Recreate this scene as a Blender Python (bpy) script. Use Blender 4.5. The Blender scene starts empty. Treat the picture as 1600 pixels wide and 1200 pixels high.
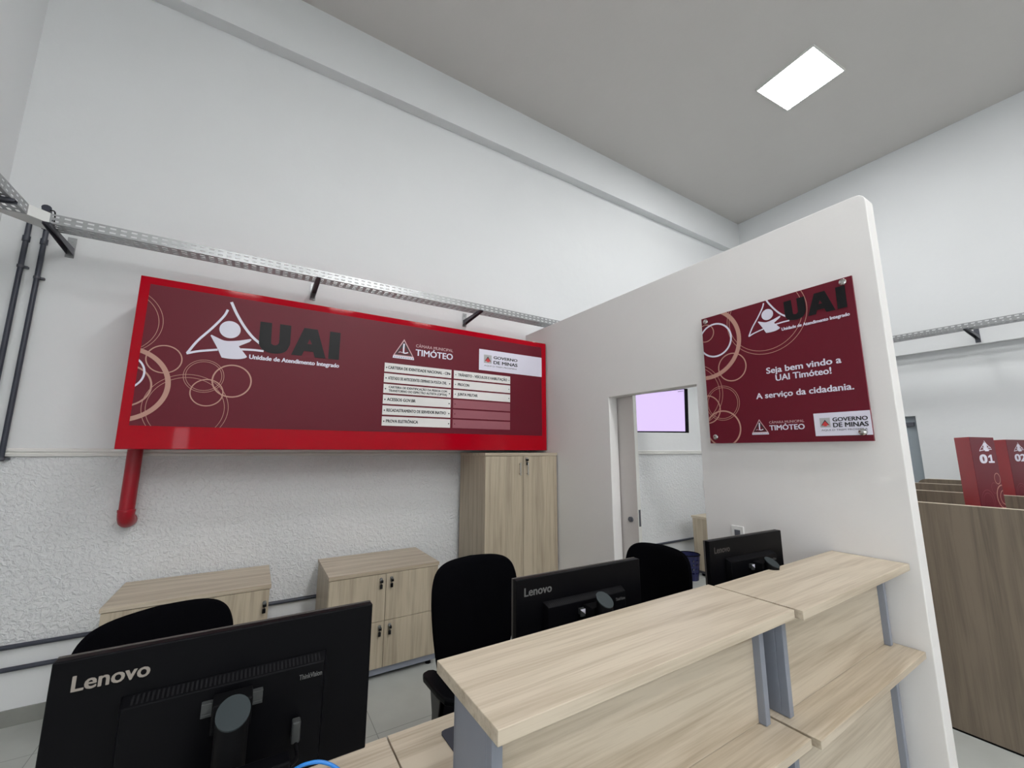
import bpy, bmesh, math, random
from mathutils import Vector, Matrix

random.seed(7)
SC = bpy.context.scene
COL = SC.collection
PI = math.pi

# ------------------------------------------------------------------ camera
cam_data = bpy.data.cameras.new('camera')
cam_data.sensor_fit = 'HORIZONTAL'
cam_data.sensor_width = 36.0
cam_data.lens = 36.0 * 638.83 / 1600.0
cam_data.clip_start = 0.02
cam_data.clip_end = 100
cam = bpy.data.objects.new('camera', cam_data)
COL.objects.link(cam)
_r = Vector((0.85013431, -0.52656224, 0.00196733))
_u = Vector((-0.08651375, -0.13598904, 0.98692571))
_f = Vector((0.51941027, 0.8391896, 0.16116382))
_m = Matrix(((_r.x, _u.x, -_f.x, 0), (_r.y, _u.y, -_f.y, 0), (_r.z, _u.z, -_f.z, 0), (0, 0, 0, 1)))
cam.matrix_world = Matrix.Translation((0, 0, 1.6)) @ _m
SC.camera = cam

# ------------------------------------------------------------------ world, exposure
w = bpy.data.worlds.new('world'); SC.world = w
w.use_nodes = True
w.node_tree.nodes['Background'].inputs[0].default_value = (0.75, 0.82, 1.0, 1)
w.node_tree.nodes['Background'].inputs[1].default_value = 0.6
SC.view_settings.view_transform = 'Standard'
SC.view_settings.look = 'None'
SC.view_settings.gamma = 1
SC.view_settings.use_curve_mapping = False
SC.view_settings.exposure = 1.2
PANEL_POWER = 24.0        # radiance of the ceiling panels
WINDOW_POWER = 2.2

# ------------------------------------------------------------------ materials
def new_mat(name):
    m = bpy.data.materials.new(name); m.use_nodes = True
    nt = m.node_tree
    return m, nt, nt.nodes['Principled BSDF']

def lin(c):
    return tuple((x/12.92 if x <= 0.04045 else ((x+0.055)/1.055)**2.4) for x in (c[0]/255, c[1]/255, c[2]/255)) + (1,)

def flat(name, rgb, rough=0.5, metal=0.0, spec=0.5, noise=0.06, nscale=30, bump=0.0, bscale=200, coat=0.0):
    m, nt, b = new_mat(name)
    tc = nt.nodes.new('ShaderNodeTexCoord')
    n = nt.nodes.new('ShaderNodeTexNoise'); n.inputs['Scale'].default_value = nscale; n.inputs['Detail'].default_value = 3
    nt.links.new(tc.outputs['Object'], n.inputs['Vector'])
    mix = nt.nodes.new('ShaderNodeMix'); mix.data_type = 'RGBA'
    c = lin(rgb)
    mix.inputs[6].default_value = tuple(x*(1-noise) for x in c[:3]) + (1,)
    mix.inputs[7].default_value = tuple(min(1, x*(1+noise)) for x in c[:3]) + (1,)
    nt.links.new(n.outputs[0], mix.inputs[0])
    nt.links.new(mix.outputs[2], b.inputs['Base Color'])
    b.inputs['Roughness'].default_value = rough
    b.inputs['Metallic'].default_value = metal
    b.inputs['Specular IOR Level'].default_value = spec
    if coat: b.inputs['Coat Weight'].default_value = coat; b.inputs['Coat Roughness'].default_value = 0.05
    if bump:
        n2 = nt.nodes.new('ShaderNodeTexNoise'); n2.inputs['Scale'].default_value = bscale; n2.inputs['Detail'].default_value = 4
        nt.links.new(tc.outputs['Object'], n2.inputs['Vector'])
        bp = nt.nodes.new('ShaderNodeBump'); bp.inputs['Strength'].default_value = bump; bp.inputs['Distance'].default_value = 0.003
        nt.links.new(n2.outputs[0], bp.inputs['Height']); nt.links.new(bp.outputs[0], b.inputs['Normal'])
    return m

def wall_mat(name, rgb, rough_zone=None):
    """painted plaster; below rough_zone (metres) it is coarse spatter plaster."""
    m, nt, b = new_mat(name)
    g = nt.nodes.new('ShaderNodeNewGeometry')
    n = nt.nodes.new('ShaderNodeTexNoise'); n.inputs['Scale'].default_value = 1.7; n.inputs['Detail'].default_value = 6
    nt.links.new(g.outputs['Position'], n.inputs['Vector'])
    mix = nt.nodes.new('ShaderNodeMix'); mix.data_type = 'RGBA'
    c = lin(rgb)
    mix.inputs[6].default_value = tuple(x*0.95 for x in c[:3]) + (1,)
    mix.inputs[7].default_value = c
    nt.links.new(n.outputs[0], mix.inputs[0])
    nt.links.new(mix.outputs[2], b.inputs['Base Color'])
    b.inputs['Roughness'].default_value = 0.55 if rough_zone else 0.7
    b.inputs['Specular IOR Level'].default_value = 0.3
    n2 = nt.nodes.new('ShaderNodeTexNoise'); n2.inputs['Scale'].default_value = 7; n2.inputs['Detail'].default_value = 5
    nt.links.new(g.outputs['Position'], n2.inputs['Vector'])
    bp = nt.nodes.new('ShaderNodeBump'); bp.inputs['Strength'].default_value = 0.25; bp.inputs['Distance'].default_value = 0.012
    nt.links.new(n2.outputs[0], bp.inputs['Height'])
    last = bp
    if rough_zone:
        n3 = nt.nodes.new('ShaderNodeTexNoise'); n3.inputs['Scale'].default_value = 38; n3.inputs['Detail'].default_value = 3; n3.inputs['Distortion'].default_value = 0.8
        nt.links.new(g.outputs['Position'], n3.inputs['Vector'])
        rp = nt.nodes.new('ShaderNodeValToRGB'); rp.color_ramp.elements[0].position = 0.42; rp.color_ramp.elements[1].position = 0.66
        nt.links.new(n3.outputs[0], rp.inputs[0])
        sep = nt.nodes.new('ShaderNodeSeparateXYZ'); nt.links.new(g.outputs['Position'], sep.inputs[0])
        lt = nt.nodes.new('ShaderNodeMath'); lt.operation = 'LESS_THAN'; lt.inputs[1].default_value = rough_zone
        nt.links.new(sep.outputs[2], lt.inputs[0])
        gt = nt.nodes.new('ShaderNodeMath'); gt.operation = 'GREATER_THAN'; gt.inputs[1].default_value = 0.45
        nt.links.new(sep.outputs[2], gt.inputs[0])
        mu = nt.nodes.new('ShaderNodeMath'); mu.operation = 'MULTIPLY'
        nt.links.new(lt.outputs[0], mu.inputs[0]); nt.links.new(gt.outputs[0], mu.inputs[1])
        mu2 = nt.nodes.new('ShaderNodeMath'); mu2.operation = 'MULTIPLY'
        nt.links.new(mu.outputs[0], mu2.inputs[0]); mu2.inputs[1].default_value = 0.6
        bp2 = nt.nodes.new('ShaderNodeBump'); bp2.inputs['Distance'].default_value = 0.010
        nt.links.new(mu2.outputs[0], bp2.inputs['Strength'])
        nt.links.new(rp.outputs[0], bp2.inputs['Height']); nt.links.new(bp.outputs[0], bp2.inputs['Normal'])
        last = bp2
    nt.links.new(last.outputs[0], b.inputs['Normal'])
    return m

def wood(name, axis, light=(196, 184, 165), dark=(166, 152, 132), rough=0.42):
    m, nt, b = new_mat(name)
    tc = nt.nodes.new('ShaderNodeTexCoord')
    def noise(al, ac, detail, dist):
        mp = nt.nodes.new('ShaderNodeMapping')
        mp.inputs['Scale'].default_value = tuple(al if 'xyz'[i] == axis else ac for i in range(3))
        nt.links.new(tc.outputs['Object'], mp.inputs['Vector'])
        n = nt.nodes.new('ShaderNodeTexNoise'); n.inputs['Scale'].default_value = 1; n.inputs['Detail'].default_value = detail
        n.inputs['Distortion'].default_value = dist
        nt.links.new(mp.outputs[0], n.inputs['Vector']); return n
    a = noise(0.9, 22, 8, 0.7)
    f = noise(4, 130, 4, 0.2)
    wv = noise(0.7, 5, 2, 0.3)
    sn = nt.nodes.new('ShaderNodeMath'); sn.operation = 'MULTIPLY'; sn.inputs[1].default_value = 42
    nt.links.new(wv.outputs[0], sn.inputs[0])
    si = nt.nodes.new('ShaderNodeMath'); si.operation = 'SINE'; nt.links.new(sn.outputs[0], si.inputs[0])
    s1 = nt.nodes.new('ShaderNodeMath'); s1.operation = 'MULTIPLY_ADD'; s1.inputs[1].default_value = 0.035
    nt.links.new(si.outputs[0], s1.inputs[0]); nt.links.new(a.outputs[0], s1.inputs[2])
    s2 = nt.nodes.new('ShaderNodeMath'); s2.operation = 'MULTIPLY_ADD'; s2.inputs[1].default_value = 0.5
    nt.links.new(f.outputs[0], s2.inputs[0]); nt.links.new(s1.outputs[0], s2.inputs[2])
    rp = nt.nodes.new('ShaderNodeValToRGB')
    rp.color_ramp.elements[0].position = 0.52; rp.color_ramp.elements[0].color = lin(dark)
    rp.color_ramp.elements[1].position = 0.86; rp.color_ramp.elements[1].color = lin(light)
    nt.links.new(s2.outputs[0], rp.inputs[0]); nt.links.new(rp.outputs[0], b.inputs['Base Color'])
    b.inputs['Roughness'].default_value = rough
    b.inputs['Specular IOR Level'].default_value = 0.35
    bp = nt.nodes.new('ShaderNodeBump'); bp.inputs['Strength'].default_value = 0.12; bp.inputs['Distance'].default_value = 0.001
    nt.links.new(f.outputs[0], bp.inputs['Height']); nt.links.new(bp.outputs[0], b.inputs['Normal'])
    return m

def emit(name, rgb, strength):
    m, nt, b = new_mat(name)
    b.inputs['Base Color'].default_value = (0.03, 0.03, 0.03, 1)
    b.inputs['Emission Color'].default_value = rgb + (1,)
    b.inputs['Emission Strength'].default_value = strength
    return m

def floor_mat():
    m, nt, b = new_mat('floor tile')
    g = nt.nodes.new('ShaderNodeNewGeometry')
    mp = nt.nodes.new('ShaderNodeMapping'); mp.inputs['Location'].default_value = (-0.73, -2.64, 0)
    nt.links.new(g.outputs['Position'], mp.inputs['Vector'])
    br = nt.nodes.new('ShaderNodeTexBrick'); br.offset = 0; br.squash = 1
    br.inputs['Scale'].default_value = 1; br.inputs['Brick Width'].default_value = 0.8; br.inputs['Row Height'].default_value = 0.8
    br.inputs['Mortar Size'].default_value = 0.0022; br.inputs['Mortar Smooth'].default_value = 0.1
    br.inputs['Color1'].default_value = lin((192, 195, 190)); br.inputs['Color2'].default_value = lin((188, 191, 186))
    br.inputs['Mortar'].default_value = lin((140, 142, 138))
    nt.links.new(mp.outputs[0], br.inputs['Vector'])
    n = nt.nodes.new('ShaderNodeTexNoise'); n.inputs['Scale'].default_value = 5; n.inputs['Detail'].default_value = 8
    nt.links.new(g.outputs['Position'], n.inputs['Vector'])
    mx = nt.nodes.new('ShaderNodeMix'); mx.data_type = 'RGBA'; mx.blend_type = 'MULTIPLY'; mx.inputs[0].default_value = 0.25
    nt.links.new(br.outputs[0], mx.inputs[6]); nt.links.new(n.outputs[0], mx.inputs[7])
    nt.links.new(mx.outputs[2], b.inputs['Base Color'])
    b.inputs['Roughness'].default_value = 0.35
    return m

M = {
 'wall': wall_mat('white wall paint', (226, 228, 229)),
 'wallrough': wall_mat('white paint over coarse plaster', (226, 228, 229), 1.56),
 'partition': wall_mat('white partition paint', (228, 226, 224)),
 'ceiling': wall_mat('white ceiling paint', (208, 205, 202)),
 'trim': flat('white gloss trim paint', (222, 222, 218), 0.35, noise=0.02),
 'floor': floor_mat(),
 'base': flat('grey tile baseboard', (140, 141, 136), 0.4),
 'wx': wood('oak laminate lengthwise', 'x'),
 'wz': wood('oak laminate upright', 'z', (186, 174, 153), (158, 145, 126)),
 'wy': wood('oak laminate crosswise', 'y', (198, 186, 165), (170, 157, 136)),
 'wd': wood('brown oak laminate upright', 'z', (120, 108, 94), (100, 90, 78)),
 'lightedge': flat('pale edge banding', (212, 200, 180), 0.5),
 'metal': flat('bluish grey painted steel', (131, 136, 147), 0.45, noise=0.03),
 'metaldark': flat('dark grey painted steel', (82, 84, 92), 0.45),
 'galv': flat('galvanised steel', (165, 167, 168), 0.33, metal=0.75, nscale=60, noise=0.15),
 'galvreflect': flat('galvanised plate with reflection in colour', (215, 216, 214), 0.4, metal=0.2, noise=0.05),  # the corner plate's bright reflection is put into this colour
 'chrome': flat('polished chrome', (200, 198, 194), 0.15, metal=1.0, noise=0.03),
 'silver': flat('silver lock metal', (190, 190, 188), 0.25, metal=0.9, noise=0.03),
 'black': flat('black plastic', (6, 6, 9), 0.45, spec=0.10, noise=0.05),
 'blackgloss': flat('glossy black plastic', (8, 8, 11), 0.12, spec=0.4, noise=0.05),
 'blackmat': flat('matt black plastic', (8, 8, 10), 0.6, spec=0.1, noise=0.1),
 'bezel': flat('dark grey plastic edge', (74, 70, 68), 0.5, spec=0.2),
 'fabric': flat('black upholstery fabric', (5, 5, 8), 0.95, spec=0.05, bump=0.5, bscale=600, noise=0.2, nscale=300),
 'greycap': flat('grey green plastic', (50, 56, 58), 0.5, spec=0.1),
 'hub': flat('slate grey plastic', (58, 60, 60), 0.35, spec=0.4),
 'ventdark': flat('vent grille plastic', (26, 26, 28), 0.5, spec=0.1),
 'logo': flat('light grey print', (140, 132, 124), 0.4, noise=0.02),
 'logodim': flat('dim grey print', (96, 96, 96), 0.4, noise=0.02),
 'conduit': flat('dark blue grey conduit', (54, 58, 70), 0.4),
 'redframe': flat('glossy red paint', (170, 4, 26), 0.045, noise=0.03, spec=0.17),
 'redpipe': flat('red enamel pipe', (158, 14, 34), 0.35, noise=0.04),
 'burgundy': flat('burgundy printed vinyl', (100, 18, 36), 0.42, spec=0.28, noise=0.03),
 'burgundyedge': flat('burgundy acrylic', (120, 30, 50), 0.2, noise=0.03),
 'redside': flat('bright red vinyl', (168, 18, 36), 0.4, noise=0.03),
 'tan': flat('tan print', (186, 140, 126), 0.4, noise=0.02),
 'pink': flat('pale pink print', (208, 172, 176), 0.4, noise=0.02),
 'tandim': flat('dim rose print', (124, 50, 66), 0.4, noise=0.02),
 'white': flat('white print', (218, 216, 230), 0.4, noise=0.01),
 'whitewarm': flat('white sign plate', (226, 224, 222), 0.3, noise=0.01),
 'rose': flat('dusty rose plate', (150, 88, 98), 0.35, noise=0.02),
 'darktext': flat('near black print', (34, 34, 40), 0.45, noise=0.02),
 'greytext': flat('grey print', (112, 110, 118), 0.45, noise=0.02),
 'uai': flat('black vinyl letters', (20, 20, 22), 0.4, spec=0.25, noise=0.03),
 'emblemgrey': flat('grey emblem print', (170, 170, 172), 0.4, noise=0.02),
 'emblemred': flat('red emblem print', (200, 56, 60), 0.4, noise=0.02),
 'door': flat('pale grey door laminate', (205, 199, 195), 0.45, noise=0.02),
 'doorblue': flat('blue grey door paint', (150, 160, 166), 0.5, noise=0.03),
 'outlet': flat('white outlet plastic', (228, 228, 226), 0.35, noise=0.01),
 'bin': flat('navy blue plastic', (28, 32, 78), 0.4, noise=0.08),
 'blue': flat('blue cable jacket', (34, 118, 196), 0.4, noise=0.05),
 'pad': flat('dark rubber mouse pad', (50, 52, 62), 0.7),
 'panel': emit('lit ceiling panel', (1.0, 1.0, 1.0), PANEL_POWER),
 'daylight': emit('daylight glow of door and added window', (0.9, 0.95, 1.0), WINDOW_POWER),  # glow behind the glazed door and the added window
 'tv': emit('lit lavender screen', (0.70, 0.55, 0.93), 0.47),
}

# ------------------------------------------------------------------ object helpers
def link(name, bm, mat, parent=None, world=False, smooth=False, bevel=0.0, seg=2):
    """one mesh object; world=True: the bmesh is in world coordinates and is moved into its parent's frame."""
    if parent is not None and world:
        bmesh.ops.transform(bm, matrix=chain(parent).inverted(), verts=bm.verts)
    bmesh.ops.recalc_face_normals(bm, faces=bm.faces) if smooth is not None else None
    me = bpy.data.meshes.new(name); bm.to_mesh(me); bm.free()
    if mat is not None: me.materials.append(M[mat] if isinstance(mat, str) else mat)
    o = bpy.data.objects.new(name, me); COL.objects.link(o)
    if parent is not None: o.parent = parent
    if smooth:
        for p in me.polygons: p.use_smooth = True
        try: me.set_sharp_from_angle(angle=math.radians(40))
        except Exception: pass
    if bevel:
        b = o.modifiers.new('bevel', 'BEVEL'); b.width = bevel; b.segments = seg; b.limit_method = 'ANGLE'; b.angle_limit = math.radians(40)
    return o

def chain(o):
    m = o.matrix_basis.copy() if o.type != 'X' else None
    p = o.parent
    while p is not None:
        m = p.matrix_basis @ m; p = p.parent
    return m

def thing(name, label, cat, loc=(0, 0, 0), rz=0, group=None):
    o = bpy.data.objects.new(name, None); COL.objects.link(o)
    o.empty_display_size = 0.1
    o.location = loc; o.rotation_euler = (0, 0, rz)
    o['label'] = label; o['category'] = cat
    if group: o['group'] = group
    return o

def tag(o, label, cat, group=None):
    o['label'] = label; o['category'] = cat
    if group: o['group'] = group
    return o

def struct(name, bm, mat, parent=None, world=False, **k):
    o = link(name, bm, mat, parent, world, **k)
    if parent is None: o['kind'] = 'structure'
    return o

def BM(): return bmesh.new()

def box(bm, x0, x1, y0, y1, z0, z1):
    v = [bm.verts.new(p) for p in ((x0,y0,z0),(x1,y0,z0),(x1,y1,z0),(x0,y1,z0),(x0,y0,z1),(x1,y0,z1),(x1,y1,z1),(x0,y1,z1))]
    for f in ((0,3,2,1),(4,5,6,7),(0,1,5,4),(1,2,6,5),(2,3,7,6),(3,0,4,7)): bm.faces.new([v[i] for i in f])
    return bm

def bx(*a): return box(BM(), *a)

def prism(bm, pts, axis, a0, a1):
    """polygon pts (2-D) extruded along axis from a0 to a1. axis x: pts=(y,z); y: pts=(x,z); z: pts=(x,y)."""
    def P(p, a):
        return (a, p[0], p[1]) if axis == 'x' else ((p[0], a, p[1]) if axis == 'y' else (p[0], p[1], a))
    lo = [bm.verts.new(P(p, a0)) for p in pts]; hi = [bm.verts.new(P(p, a1)) for p in pts]
    n = len(pts)
    bm.faces.new(lo); bm.faces.new(hi[::-1])
    for i in range(n): bm.faces.new([lo[i], hi[i], hi[(i+1) % n], lo[(i+1) % n]])
    return bm

def cyl(bm, p0, p1, r0, r1=None, n=20, cap=True):
    r1 = r0 if r1 is None else r1
    p0 = Vector(p0); p1 = Vector(p1); d = (p1-p0).normalized()
    a = d.orthogonal().normalized(); b = d.cross(a)
    A = [bm.verts.new(p0 + (a*math.cos(t)+b*math.sin(t))*r0) for t in [2*PI*i/n for i in range(n)]]
    B = [bm.verts.new(p1 + (a*math.cos(t)+b*math.sin(t))*r1) for t in [2*PI*i/n for i in range(n)]]
    for i in range(n): bm.faces.new([A[i], A[(i+1)%n], B[(i+1)%n], B[i]])
    if cap: bm.faces.new(A[::-1]); bm.faces.new(B)
    return bm

def tube(bm, pts, r, n=12):
    pts = [Vector(p) for p in pts]
    rings = []; up = None
    for i, p in enumerate(pts):
        d = (pts[min(i+1, len(pts)-1)] - pts[max(i-1, 0)]).normalized()
        if up is None: up = d.orthogonal().normalized()
        up = (up - d*up.dot(d)).normalized(); b = d.cross(up)
        rings.append([bm.verts.new(p + (up*math.cos(t)+b*math.sin(t))*r) for t in [2*PI*k/n for k in range(n)]])
    for A, B in zip(rings, rings[1:]):
        for i in range(n): bm.faces.new([A[i], A[(i+1)%n], B[(i+1)%n], B[i]])
    bm.faces.new(rings[0][::-1]); bm.faces.new(rings[-1])
    return bm

def spline(pts, n=10):
    P = [Vector(p) for p in pts]; P = [2*P[0]-P[1]] + P + [2*P[-1]-P[-2]]
    out = []
    for i in range(1, len(P)-2):
        for k in range(n):
            t = k/n
            out.append(0.5*((2*P[i]) + (-P[i-1]+P[i+1])*t + (2*P[i-1]-5*P[i]+4*P[i+1]-P[i+2])*t*t + (-P[i-1]+3*P[i]-3*P[i+1]+P[i+2])*t**3))
    out.append(P[-2]); return out

def lathe(bm, prof, n=24, c=(0, 0)):
    rings = [[bm.verts.new((c[0]+r*math.cos(2*PI*i/n), c[1]+r*math.sin(2*PI*i/n), z)) for i in range(n)] for r, z in prof]
    for A, B in zip(rings, rings[1:]):
        for i in range(n): bm.faces.new([A[i], A[(i+1)%n], B[(i+1)%n], B[i]])
    bm.faces.new(rings[0][::-1]); bm.faces.new(rings[-1])
    return bm

# ---- graphics lying on a flat sign: a frame maps (u, v, height off the face) to the world
class Face:
    def __init__(s, o, eu, ev, n): s.o, s.eu, s.ev, s.n = Vector(o), Vector(eu), Vector(ev), Vector(n)
    def mat(s):
        m = Matrix.Identity(4)
        for i in range(3): m[i][0], m[i][1], m[i][2], m[i][3] = s.eu[i], s.ev[i], s.n[i], s.o[i]
        return m

def plate(bm, pts, h0, h1):
    return prism(bm, pts, 'z', h0, h1)

def clip(bm, u0, u1, v0, v1):
    for co, no in (((u0,0,0),(-1,0,0)), ((u1,0,0),(1,0,0)), ((0,v0,0),(0,-1,0)), ((0,v1,0),(0,1,0))):
        bmesh.ops.bisect_plane(bm, geom=bm.verts[:]+bm.edges[:]+bm.faces[:], plane_co=co, plane_no=no, clear_outer=True)
    return bm

def ring(bm, cu, cv, r, wd, h, n=96, a0=0, a1=2*PI):
    k = [a0+(a1-a0)*i/n for i in range(n+1)]
    I = [bm.verts.new((cu+(r-wd/2)*math.cos(t), cv+(r-wd/2)*math.sin(t), h)) for t in k]
    O = [bm.verts.new((cu+(r+wd/2)*math.cos(t), cv+(r+wd/2)*math.sin(t), h)) for t in k]
    for i in range(n): bm.faces.new([I[i], O[i], O[i+1], I[i+1]])
    return bm

def text_bm(s, u0, v0, width, cap, bold=0.0, h=0.0012, shear=0.0):
    """text mesh, baseline left at (u0, v0), stretched to width and cap height."""
    def raw(t):
        cu = bpy.data.curves.new('t', 'FONT'); cu.body = t; cu.shear = shear
        cu.resolution_u = 3
        ob = bpy.data.objects.new('t', cu); COL.objects.link(ob)
        dg = bpy.context.evaluated_depsgraph_get()
        me = bpy.data.meshes.new_from_object(ob.evaluated_get(dg))
        vs = [v.co.copy() for v in me.vertices]; ps = [list(p.vertices) for p in me.polygons]
        bpy.data.objects.remove(ob); bpy.data.curves.remove(cu); bpy.data.meshes.remove(me)
        return vs, ps
    vs, ps = raw(s); hv, _ = raw('H')
    x0 = min(v.x for v in vs); x1 = max(v.x for v in vs)
    y0 = min(v.y for v in hv); y1 = max(v.y for v in hv)
    sx = width/(x1-x0); sy = cap/(y1-y0)
    # heavier strokes: the same outline laid again a hair to each side
    bm = BM(); k = max(0.0, bold)*0.9
    offs = [(0, 0)] if k == 0 else [(0, 0), (-k, 0), (k, 0), (-k, -k*.5), (k, k*.5), (0, k*.6), (0, -k*.6), (-k*.5, k*.4), (k*.5, -k*.4)]
    for q, (dx, dy) in enumerate(offs):
        V = [bm.verts.new((u0+(v.x-x0+dx)*sx, v0+(v.y-y0+dy)*sy, h+q*.00002)) for v in vs]
        for p in ps:
            try: bm.faces.new([V[i] for i in p])
            except ValueError: pass
    return bm

def put(name, bm, mat, face, parent):
    bmesh.ops.transform(bm, matrix=face.mat(), verts=bm.verts)
    bmesh.ops.transform(bm, matrix=chain(parent).inverted(), verts=bm.verts)
    me = bpy.data.meshes.new(name); bm.to_mesh(me); bm.free(); me.materials.append(M[mat])
    o = bpy.data.objects.new(name, me); COL.objects.link(o); o.parent = parent
    return o

def join(bms):
    out = bms[0]
    for b in bms[1:]:
        me = bpy.data.meshes.new('j'); b.to_mesh(me); b.free(); out.from_mesh(me); bpy.data.meshes.remove(me)
    return out

# ------------------------------------------------------------------ room shell
XL, XR, YW, YB, ZC = -1.54, 7.19, 3.84, -6.0, 5.72
struct('floor', bx(-6.0, XR+.4, YB-.2, YW+.2, -0.1, 0), 'floor')
struct('ceiling', bx(-6.0, XR+.4, YB-.2, YW+.2, ZC, ZC+.1), 'ceiling')
struct('wall_north', bx(XL-.2, XR+.4, YW, YW+.2, 0, ZC), 'wallrough')
b = bx(XL-.2, XL, 0.6, YW, 0, ZC); box(b, -6.0, XL-.2, 0.6, 0.8, 0, ZC); box(b, -6.0, -5.8, 0.0, 0.6, 0, ZC); box(b, -6.0, -5.8, YB, -5.0, 0, ZC); box(b, -6.0, -5.8, -5.0, 0.0, 0, 0.9); box(b, -6.0, -5.8, -5.0, 0.0, 2.7, ZC)
struct('wall_west', b, 'wall')
# east wall: the upper part stands 10 cm proud of the lower part, which has a door opening
b = bx(XR, XR+.4, YB, YW, 2.862, ZC)
box(b, XR+.1, XR+.4, YB, 1.765, 0, 2.862); box(b, XR+.1, XR+.4, 2.60, YW, 0, 2.862); box(b, XR+.1, XR+.4, 1.765, 2.60, 2.06, 2.862)
struct('wall_east', b, 'wall')
d = struct('door_2', bx(XR+.17, XR+.21, 1.765, 2.60, 0, 2.06), 'doorblue')
link('door_closer', bx(XR+.13, XR+.17, 1.80, 1.95, 1.93, 1.98), 'metaldark', d)
# south wall behind the camera with a narrow glazed door; unseen fill windows added in the side bay's outer wall
b = bx(-6.0, XR+.4, YB-.2, YB, 2.15, ZC)
box(b, -6.0, -1.78, YB-.2, YB, 0, 2.15); box(b, -1.40, XR+.4, YB-.2, YB, 0, 2.15)
struct('wall_south', b, 'wall')
win = BM()
for i in range(5): box(win, -5.84, -5.80, -5.0+i*1.2375, -4.95+i*1.2375, 0.9, 2.7)
box(win, -5.84, -5.80, -5.0, 0.0, 0.9, 0.95); box(win, -5.84, -5.80, -5.0, 0.0, 2.65, 2.7)
wf = struct('added_window_1', win, 'metaldark')
link('pane', bx(-5.90, -5.88, -5.0, 0.0, 0.9, 2.7), 'daylight', wf)  # glowing pane, added to light the partition from the left
df = BM(); box(df, -1.78, -1.74, YB-.12, YB-.06, 0, 2.15); box(df, -1.44, -1.40, YB-.12, YB-.06, 0, 2.15); box(df, -1.74, -1.44, YB-.12, YB-.06, 1.0, 1.08)
d3 = struct('door_3', df, 'metaldark')
link('pane', bx(-1.78, -1.40, YB-.15, YB-.14, 0, 2.15), 'daylight', d3)
# trims
struct('trim_1', prism(BM(), [(YW, 1.556), (YW-.018, 1.56), (YW-.02, 1.575), (YW-.012, 1.582), (YW-.02, 1.59), (YW-.02, 1.603), (YW-.01, 1.61), (YW, 1.61)], 'x', XL, XR), 'trim')
struct('trim_2', bx(XL, XR, YW-.006, YW, 1.61, 2.94), 'wall')
struct('baseboard_north', bx(XL, XR, YW-.012, YW, 0, 0.09), 'base')
struct('trim_3', bx(XL, XR, 3.725, YW, 5.15, ZC), 'wall')      # concrete beam under the ceiling

# partition with rounded outer top corner and a door opening
pts = [(0.68, 0)]
for i in range(9):
    t = PI - (PI/2)*i/8
    pts.append((0.68+0.045+0.045*math.cos(t), 2.88+0.045*math.sin(t)))
pts += [(YW-.006, 2.925), (YW-.006, 0), (2.546, 0), (2.546, 2.058), (1.706, 2.058), (1.706, 0)]
struct('wall_partition', prism(BM(), pts, 'x', 2.56, 2.657), 'partition', bevel=0.004)

# sliding door behind the partition
dr = struct('door_1', bx(2.668, 2.703, 2.376, 3.25, 0.01, 2.12), 'door', bevel=0.002)
k = BM(); cyl(k, (2.668, 2.447, 1.048), (2.652, 2.447, 1.048), 0.021); cyl(k, (2.652, 2.447, 1.048), (2.640, 2.447, 1.048), 0.011)
link('door_knob', k, 'metaldark', dr, smooth=True)
link('lock_plate', bx(2.675, 2.696, 2.372, 2.376, 1.0, 1.13), 'metaldark', dr)
link('edge_strip', bx(2.667, 2.704, 2.3735, 2.376, 0.01, 2.12), 'trim', dr)

# ------------------------------------------------------------------ ceiling panels
def ceiling_panel(cx, cy, rz, label):
    t = thing('ceiling_light', label, 'ceiling light', (cx, cy, ZC), rz, 'square panel lights on the ceiling')
    f = BM(); s = 0.305
    for a in ((-s, s, -s, -s+.012), (-s, s, s-.012, s), (-s, -s+.012, -s+.012, s-.012), (s-.012, s, -s+.012, s-.012)): box(f, *a, -0.022, 0)
    link('frame', f, 'trim', t)
    link('diffuser', bx(-s+.012, s-.012, -s+.012, s-.012, -0.018, -0.004), 'panel', t)
ceiling_panel(4.83, 1.69, math.radians(-5), 'square white light panel glowing on the ceiling above the booths')
for x, y, l in ((1.8, 0.4, 'square ceiling light panel above the camera, nearest to the red sign'),
             (1.8, -1.5, 'added square ceiling light panel second from the red sign, behind the camera'),
             (1.8, -3.4, 'square ceiling light panel third from the red sign, behind the camera'),
             (1.8, -5.3, 'added square ceiling light panel behind the camera nearest the glazed door'),
             (4.2, -5.3, 'added square ceiling light panel in the far corner behind the booths'),
             (-0.6, -3.4, 'added square ceiling light panel behind the camera to the left'),
             (-0.6, -5.3, 'added square ceiling light panel in the back left, above the glazed door')):
    ceiling_panel(x, y, 0, l)  # panels labelled added are unseen fill lights for the lower walls

# ------------------------------------------------------------------ cable trays
def slotted(bm, P0, eu, ev, L, W, pitch=0.052, slot=0.030, rows=(0.35,), sw=0.008):
    """sheet in the plane (eu, ev) with rows of slots along eu."""
    P0, eu, ev = Vector(P0), Vector(eu), Vector(ev)
    n = max(1, int(round(L/pitch))); p = L/n
    cuts = [0]
    for r in rows: cuts += [r*W-sw/2, r*W+sw/2]
    cuts.append(W)
    cache = {}
    def V(a, c):
        k = (round(a, 5), round(c, 5))
        if k not in cache: cache[k] = bm.verts.new(P0+eu*a+ev*c)
        return cache[k]
    for i in range(n):
        xs = [i*p, i*p+(p-slot)/2, i*p+(p+slot)/2, (i+1)*p]
        for j in range(len(cuts)-1):
            for q in range(3):
                if j % 2 == 1 and q == 1: continue
                bm.faces.new([V(xs[q], cuts[j]), V(xs[q+1], cuts[j]), V(xs[q+1], cuts[j+1]), V(xs[q], cuts[j+1])])

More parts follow.
